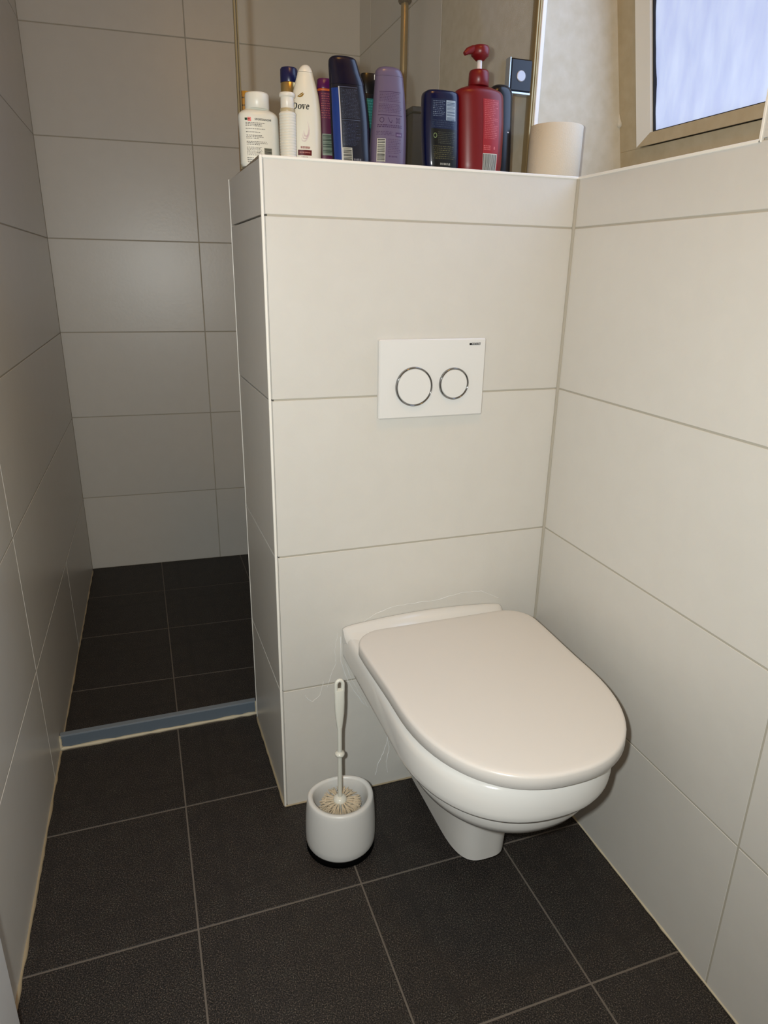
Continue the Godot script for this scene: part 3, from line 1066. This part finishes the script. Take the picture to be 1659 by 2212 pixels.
	var crow := dense([[0.1494, 0.1052, 0.0130], [0.1550, 0.1056, 0.0105], [0.1592, 0.1060, 0.0070], [0.1612, 0.1063, 0.0030], [0.1616, 0.1063, 0.0008]])
	place("cap", body_mesh(crow, x0, 0.68, 2.2, mat(Color(0.88, 0.87, 0.82), 0.28)), t)
	im = image(160, 200, Color(0.87, 0.86, 0.80))
	for k in 3:                          # soft printed swirl of overlapping strokes
		for i in 260:
			var f := i / 260.0
			var a := -0.9 + f * 3.3 + 0.35 * k
			var cx := 66 + 8 * k + int((44.0 - 9.0 * k) * cos(a) * (1.0 - 0.3 * f))
			var cy := 66 + int((50.0 - 11.0 * k) * sin(a))
			var rr := int(2 + 11 * sin(f * PI))
			for dx in range(-rr, rr + 1):
				var px := clampi(cx + dx, 0, 159)
				var py := clampi(cy, 0, 199)
				im.set_pixel(px, py, im.get_pixel(px, py).lerp(Color(0.70, 0.56, 0.62), 0.11 * (1.0 - abs(dx) / (rr + 1.0))))
	strokes(im, 40, 138, 118, 10, Color(0.45, 0.12, 0.12), 0.7)
	im.fill_rect(Rect2i(20, 154, 112, 24), Color(0.33, 0.05, 0.06))
	strokes(im, 32, 162, 122, 6, Color(0.75, 0.55, 0.5), 0.6)
	strokes(im, 46, 184, 100, 7, Color(0.35, 0.2, 0.15), 0.6)
	patch(t, "label", rows, x0, 0.68, 2.2, 0.012, 0.082, -0.75, 0.45, printed(im, 0.3))
	surf = func(x: float, y: float) -> float: return front_z(rows, x0, 0.68, 2.2, x, y)
	letters(t, "lettering", "Dove", "Droid Serif", true, -0.0105, 0.0955, 0.0095, mat(Color(0.05, 0.05, 0.05)), surf, 0.2, 0.85)
	# gold bird emblem: a winged drop
	st = begin()
	flat(st)
	var em := [Vector2(-0.0075, -0.0015), Vector2(-0.003, -0.003), Vector2(0.001, -0.0015), Vector2(0.0045, 0.0035), Vector2(0.001, 0.0022), Vector2(0.0025, 0.0052), Vector2(-0.0015, 0.003), Vector2(-0.004, 0.0005)]
	for i in range(1, em.size() - 1):
		var q := []
		for e in [em[0], em[i], em[i + 1]]:
			var ex: float = -0.0085 + e.x
			var ey: float = 0.112 + e.y
			q.append(Vector3(ex, ey, surf.call(ex, ey) + 0.0006))
		tri(st, q[0], q[1], q[2])
	obj("gold_emblem", st, mat(Color(0.62, 0.50, 0.20), 0.35, 0.4), t)

	# magenta bottle
	x0 = 0.1495
	t = thing("magenta_bottle", "magenta bottle with an orange line under its cap behind the teardrop bottle", "bottle", Vector3(x0, TOP, -0.155), 0, grp)
	rows = full([[0.0298, 0.1501, 0.0175], [0.0786, 0.1498, 0.0173], [0.1300, 0.1488, 0.0162]], true)
	var mag := mat(Color(0.30, 0.10, 0.22), 0.35)
	place("body", body_mesh(rows, x0, 0.72, 2.4, mag), t)
	place("orange_line", body_mesh([[0.1302, 0.1488, 0.0160], [0.1304, 0.1488, 0.0163], [0.1335, 0.149, 0.0161], [0.1337, 0.149, 0.0158]], x0, 0.72, 2.4, mat(Color(0.78, 0.36, 0.14), 0.4)), t)
	place("cap", body_mesh([[0.134, 0.149, 0.0157], [0.135, 0.149, 0.0160], [0.1485, 0.1485, 0.0149], [0.150, 0.1485, 0.0131]], x0, 0.72, 2.4, mat(Color(0.33, 0.07, 0.30), 0.3)), t)
	im = image(96, 256, Color(0.34, 0.11, 0.24))
	block(im, 8, 4, 88, 90, 3, 5, Color(0.78, 0.42, 0.38), 0.55, 0.3)
	barcode(im, 10, 140, 88, 214, false, Color(0.2, 0.26, 0.22), Color(0.52, 0.58, 0.52))
	block(im, 8, 222, 88, 252, 3, 6, Color(0.45, 0.22, 0.35), 0.5, 0.2)
	patch(t, "label", rows, x0, 0.72, 2.4, 0.008, 0.128, -0.8, 0.8, printed(im))

	# tall navy bottle
	x0 = 0.1805
	t = thing("navy_bottle", "tallest navy bottle with a blue side stripe and dark back label beside the lilac bottle", "bottle", Vector3(x0, TOP, -0.11), 0, grp)
	rows = dense(full([[0.0177, 0.1835, 0.0343], [0.0362, 0.1823, 0.0343], [0.0763, 0.1803, 0.0341], [0.1104, 0.1774, 0.0324], [0.1320, 0.1752, 0.0308]], true))
	var navy := mat(Color(0.045, 0.05, 0.11), 0.25)
	place("body", body_mesh(rows, x0, 0.58, 2.6, navy), t)
	crow = dense([[0.1324, 0.1750, 0.0305], [0.139, 0.1742, 0.0298], [0.1532, 0.1705, 0.0272], [0.1674, 0.1678, 0.0248], [0.1726, 0.1674, 0.0222], [0.1752, 0.1670, 0.0160], [0.1758, 0.1669, 0.0100]])
	place("cap", body_mesh(crow, x0, 0.58, 2.6, mat(Color(0.035, 0.035, 0.13), 0.25)), t)
	patch(t, "blue_stripe", rows, x0, 0.58, 2.6, 0.004, 0.126, -0.975, -0.66, mat(Color(0.05, 0.19, 0.48), 0.25))
	patch(t, "white_line", rows, x0, 0.58, 2.6, 0.004, 0.128, -0.66, -0.60, mat(Color(0.70, 0.70, 0.72), 0.3))
	im = image(128, 400, Color(0.085, 0.10, 0.15))
	im.fill_rect(Rect2i(0, 0, 128, 3), Color(0.3, 0.32, 0.4))
	block(im, 6, 12, 124, 160, 3, 4, Color(0.36, 0.40, 0.50), 0.5, 0.15)
	im.fill_rect(Rect2i(4, 164, 122, 2), Color(0.36, 0.40, 0.50))
	block(im, 6, 172, 124, 300, 3, 4, Color(0.30, 0.34, 0.46), 0.5, 0.35)
	barcode(im, 0, 306, 62, 398, false)
	strokes(im, 70, 360, 124, 10, Color(0.6, 0.6, 0.62), 0.6)
	strokes(im, 66, 376, 100, 14, Color(0.6, 0.6, 0.62), 0.6)
	patch(t, "label", rows, x0, 0.58, 2.6, 0.006, 0.128, -0.595, 0.42, printed(im, 0.3))

	# black bottle with teal label
	x0 = 0.2345
	t = thing("black_bottle", "black bottle with a teal label half hidden between the navy and lilac bottles", "bottle", Vector3(x0, TOP, -0.16), 0, grp)
	rows = full([[0.028, 0.2349, 0.021], [0.128, 0.2337, 0.0198], [0.134, 0.2335, 0.0188]], true)
	place("body", body_mesh(rows, x0, 0.66, 3.0, mat(Color(0.06, 0.055, 0.06), 0.35)), t)
	place("cap", body_mesh([[0.1345, 0.2335, 0.0180], [0.136, 0.2335, 0.0186], [0.163, 0.233, 0.0181], [0.1665, 0.233, 0.0165]], x0, 0.66, 3.0, mat(Color(0.045, 0.035, 0.025), 0.3)), t)
	im = image(96, 128, Color(0.12, 0.38, 0.36))
	block(im, 6, 6, 92, 90, 4, 5, Color(0.30, 0.58, 0.55), 0.5, 0.2)
	im.fill_rect(Rect2i(0, 96, 96, 32), Color(0.10, 0.20, 0.27))
	patch(t, "label", rows, x0, 0.66, 3.0, 0.062, 0.126, -0.75, 0.6, printed(im))
	st = begin()
	cbox(st, Vector3(0.003, 0.156, 0.0112), Vector3(0.0075, 0.1645, 0.0126), 0.0004)
	obj("white_mark", st, mat(Color(0.85, 0.85, 0.82), 0.4), t)

	# lilac bottle
	x0 = 0.2530
	t = thing("lilac_bottle", "lilac bottle with rounded top and purple print near the shower rail", "bottle", Vector3(x0, TOP, -0.11), 0, grp)
	rows = dense(full([[0.022, 0.2524, 0.0335], [0.0566, 0.253, 0.0331], [0.0907, 0.2539, 0.0313], [0.1255, 0.2535, 0.0283], [0.1525, 0.2526, 0.0256]], true))
	var lil := mat(Color(0.395, 0.35, 0.445), 0.3)
	place("body", body_mesh(rows, x0, 0.55, 2.5, lil), t)
	crow = dense([[0.1528, 0.2525, 0.0254], [0.1608, 0.2515, 0.0236], [0.1655, 0.2515, 0.0195], [0.1680, 0.2517, 0.0120], [0.1688, 0.2517, 0.0050]])
	place("cap", body_mesh(crow, x0, 0.55, 2.5, mat(Color(0.395, 0.35, 0.445), 0.28)), t)
	im = image(192, 400, Color(0.395, 0.35, 0.445))
	var pur := Color(0.22, 0.14, 0.28)
	im.fill_rect(Rect2i(10, 6, 165, 3), pur)
	block(im, 12, 14, 176, 60, 4, 4, pur, 0.55, 0.25)
	block(im, 10, 70, 180, 120, 4, 4, pur, 0.5, 0.15)
	im.fill_rect(Rect2i(8, 126, 172, 3), pur)
	for k in 3:
		for i in 60:
			var a := TAU * i / 60.0
			im.fill_rect(Rect2i(int(34 + k * 56 + 13 * cos(a)), int(152 + 13 * sin(a * (1.0 + 0.5 * k))), 3, 3), pur)
	block(im, 8, 176, 182, 200, 6, 3, pur, 0.7, 0.05)
	im.fill_rect(Rect2i(132, 214, 48, 24), Color(0.30, 0.22, 0.36))
	strokes(im, 140, 222, 172, 9, Color(0.55, 0.5, 0.6), 0.7)
	block(im, 6, 212, 124, 240, 4, 4, pur, 0.5, 0.2)
	barcode(im, 12, 250, 66, 372, false)
	block(im, 84, 250, 180, 330, 4, 5, pur, 0.45, 0.4)
	strokes(im, 90, 338, 150, 8, pur, 0.6)
	patch(t, "label", rows, x0, 0.55, 2.5, 0.008, 0.130, -0.88, 0.72, printed(im, 0.3))

	# navy rounded bottle
	x0 = 0.3530
	t = thing("blue_gel_bottle", "short rounded blue bottle with a dark label beside the red pump bottle", "bottle", Vector3(x0, TOP, -0.10), 0, grp)
	rows = dense(full([[0.0153, 0.3529, 0.0328], [0.0222, 0.3524, 0.0335], [0.0807, 0.3489, 0.0345], [0.1257, 0.3475, 0.0338], [0.133, 0.3474, 0.0322], [0.1367, 0.3476, 0.0271], [0.1377, 0.3476, 0.020]], true))
	place("body", body_mesh(rows, x0, 0.6, 3.2, mat(Color(0.03, 0.055, 0.20), 0.22)), t)
	im = image(160, 320, Color(0.05, 0.055, 0.05))
	im.fill_rect(Rect2i(0, 0, 160, 130), Color(0.05, 0.10, 0.22))
	block(im, 10, 8, 84, 84, 4, 4, Color(0.55, 0.6, 0.66), 0.45, 0.2)
	barcode(im, 90, 4, 150, 92, false, Color(0.30, 0.36, 0.44), Color(0.62, 0.68, 0.72))
	block(im, 8, 92, 152, 124, 4, 5, Color(0.25, 0.3, 0.36), 0.5, 0.2)
	for i in 50:
		var a := TAU * i / 50.0
		im.fill_rect(Rect2i(int(22 + 9 * cos(a)), int(160 + 10 * sin(a)), 3, 3), Color(0.45, 0.52, 0.36))
	block(im, 40, 144, 150, 200, 3, 5, Color(0.36, 0.37, 0.30), 0.5, 0.15)
	block(im, 10, 206, 150, 270, 4, 5, Color(0.44, 0.43, 0.28), 0.5, 0.15)
	strokes(im, 50, 282, 116, 10, Color(0.66, 0.66, 0.62), 0.75)
	patch(t, "label", rows, x0, 0.6, 3.2, 0.006, 0.122, -0.72, 0.74, printed(im, 0.3))

	# red pump bottle
	x0 = 0.4285
	t = thing("pump_bottle", "large red pump dispenser bottle with a barcode sticker", "bottle", Vector3(x0, TOP, -0.10), 0, grp)
	rows = dense(full([[0.0151, 0.4310, 0.0440], [0.0246, 0.4310, 0.0450], [0.0865, 0.4283, 0.0472], [0.1315, 0.4247, 0.0472], [0.1395, 0.4238, 0.0460], [0.1440, 0.4232, 0.0415], [0.1482, 0.4230, 0.0309], [0.1520, 0.4228, 0.0200]], true))
	var red := mat(Color(0.43, 0.045, 0.06), 0.36)
	place("body", body_mesh(rows, x0, 0.58, 2.5, red, true, 0.03), t)
	im = image(160, 384, Color(0.58, 0.08, 0.09))
	block(im, 14, 4, 150, 200, 4, 5, Color(0.80, 0.45, 0.43), 0.55, 0.35)
	block(im, 8, 232, 90, 262, 5, 4, Color(0.85, 0.5, 0.48), 0.6, 0.2)
	strokes(im, 110, 236, 122, 14, Color(0.85, 0.5, 0.48), 0.7)
	barcode(im, 2, 272, 150, 382, true)
	patch(t, "label", rows, x0, 0.58, 2.5, 0.004, 0.128, -0.10, 0.62, printed(im, 0.35), 0.0004, 0.03)
	var pc := Vector3(-0.006, 0, 0)
	st = begin()
	lathe(st, [Vector2(0.0175, 0.1515), Vector2(0.0188, 0.1525), Vector2(0.0184, 0.1725), Vector2(0.0165, 0.1765), Vector2(0.010, 0.178)], pc, 40)
	obj("collar", st, red, t)
	st = begin()
	lathe(st, [Vector2(0.0046, 0.177), Vector2(0.0044, 0.1955)], pc, 20)
	obj("stem", st, mat(Color(0.88, 0.85, 0.84), 0.35), t)
	st = begin()
	lathe(st, [Vector2(0.0065, 0.1925), Vector2(0.0085, 0.1935), Vector2(0.0135, 0.1985), Vector2(0.0160, 0.2005), Vector2(0.0166, 0.2100), Vector2(0.0150, 0.2145), Vector2(0.0090, 0.2165)], pc, 36)
	tube(st, [pc + Vector3(-0.002, 0.2085, 0), pc + Vector3(-0.016, 0.2080, 0.001), pc + Vector3(-0.026, 0.2045, 0.003), pc + Vector3(-0.0325, 0.1995, 0.004)], [0.0080, 0.0070, 0.0055, 0.0034], 16, 1.0)
	obj("pump_head", st, red, t)

	# dark bottle behind the pump
	x0 = 0.4975
	t = thing("dark_dome_bottle", "dark bottle with a domed top half hidden behind the red pump bottle", "bottle", Vector3(x0, TOP, -0.15), 0, grp)
	rows = dense(full([[0.0257, 0.5025, 0.0215], [0.1500, 0.4945, 0.0240], [0.1625, 0.4937, 0.0219], [0.1700, 0.4942, 0.0130], [0.1715, 0.4942, 0.005]], true))
	place("body", body_mesh(rows, x0, 0.72, 2.4, mat(Color(0.045, 0.045, 0.065), 0.25)), t)
	st = begin()
	cbox(st, Vector3(0.008, 0.088, 0.0148), Vector3(0.0125, 0.0905, 0.0162), 0.0004)
	obj("white_mark", st, mat(Color(0.7, 0.7, 0.72), 0.4), t)

	# amber bottle behind the glass
	x0 = 0.0235
	t = thing("amber_bottle", "small amber yellow bottle behind the glass screen and the leftmost white bottle", "bottle", Vector3(x0, TOP, -0.235), 0, grp)
	rows = dense(full([[0.0214, 0.0235, 0.0205], [0.091, 0.0240, 0.0205], [0.1272, 0.0245, 0.0200], [0.1345, 0.0247, 0.0180]], true))
	place("body", body_mesh(rows, x0, 0.8, 3.2, mat(Color(0.66, 0.46, 0.02), 0.35)), t)
	im = image(96, 128, Color(0.66, 0.46, 0.02))
	block(im, 4, 8, 90, 124, 5, 22, Color(0.12, 0.07, 0.02), 0.8, 0.6)
	patch(t, "label", rows, x0, 0.8, 3.2, 0.07, 0.128, -0.85, 0.85, printed(im))

	# dark box behind the glass
	t = thing("storage_box", "plain dark brown box behind the glass between lilac and blue bottles", "box", Vector3(0.380, TOP, -0.245))
	st = begin()
	cbox(st, Vector3(-0.041, 0.0005, -0.03), Vector3(0.041, 0.1245, 0.03), 0.002)
	obj("body", st, mat(Color(0.115, 0.08, 0.05), 0.6), t)
	st = begin()
	cbox(st, Vector3(-0.0425, 0.125, -0.0315), Vector3(0.0425, 0.136, 0.0315), 0.002)
	obj("lid", st, mat(Color(0.10, 0.07, 0.045), 0.6), t)

	# toilet roll
	t = thing("toilet_roll", "cream toilet paper roll standing on end in the window corner", "toilet roll", Vector3(0.602, TOP, -0.112))
	st = begin()
	var prof := [Vector2(0.0500, 0.0005), Vector2(0.0512, 0.002), Vector2(0.0510, 0.05), Vector2(0.0508, 0.1005), Vector2(0.0500, 0.1020), Vector2(0.040, 0.1026), Vector2(0.022, 0.1020), Vector2(0.0208, 0.1010), Vector2(0.0208, 0.0005)]
	var rr := []
	for p in prof:
		var row := []
		for j in 64:
			var a := TAU * j / 64
			var w := 1.0 + (0.008 * sin(a * 3.0 + 1.0) + 0.004 * sin(a * 7.0 + p.y * 40.0)) * (1.0 if p.x > 0.03 else 0.0)
			row.append(Vector3(p.x * w * cos(a), p.y, p.x * w * sin(a)))
		rr.append(row)
	loft(st, rr, true, false, false, [5, 7])
	var pap := mat(Color(0.82, 0.77, 0.68), 0.95)
	var pbm := noise_image(256, 0.12, 77, 2, Color.BLACK, Color.WHITE)
	pbm.bump_map_to_normal_map(3.0)
	pap.normal_enabled = true
	pap.normal_texture = tex(pbm)
	pap.normal_scale = 0.4
	triplanar(pap, 9.0)
	obj("paper", st, pap, t)
	st = begin()
	loft(st, [ring(0.0005, 0, 0.0206, 0, 0.0206, 2.0, 40), ring(0.1008, 0, 0.0206, 0, 0.0206, 2.0, 40), ring(0.1008, 0, 0.0196, 0, 0.0196, 2.0, 40), ring(0.0005, 0, 0.0196, 0, 0.0196, 2.0, 40)], true, false, false, [1, 2])
	obj("core", st, mat(Color(0.55, 0.45, 0.33), 0.9), t)
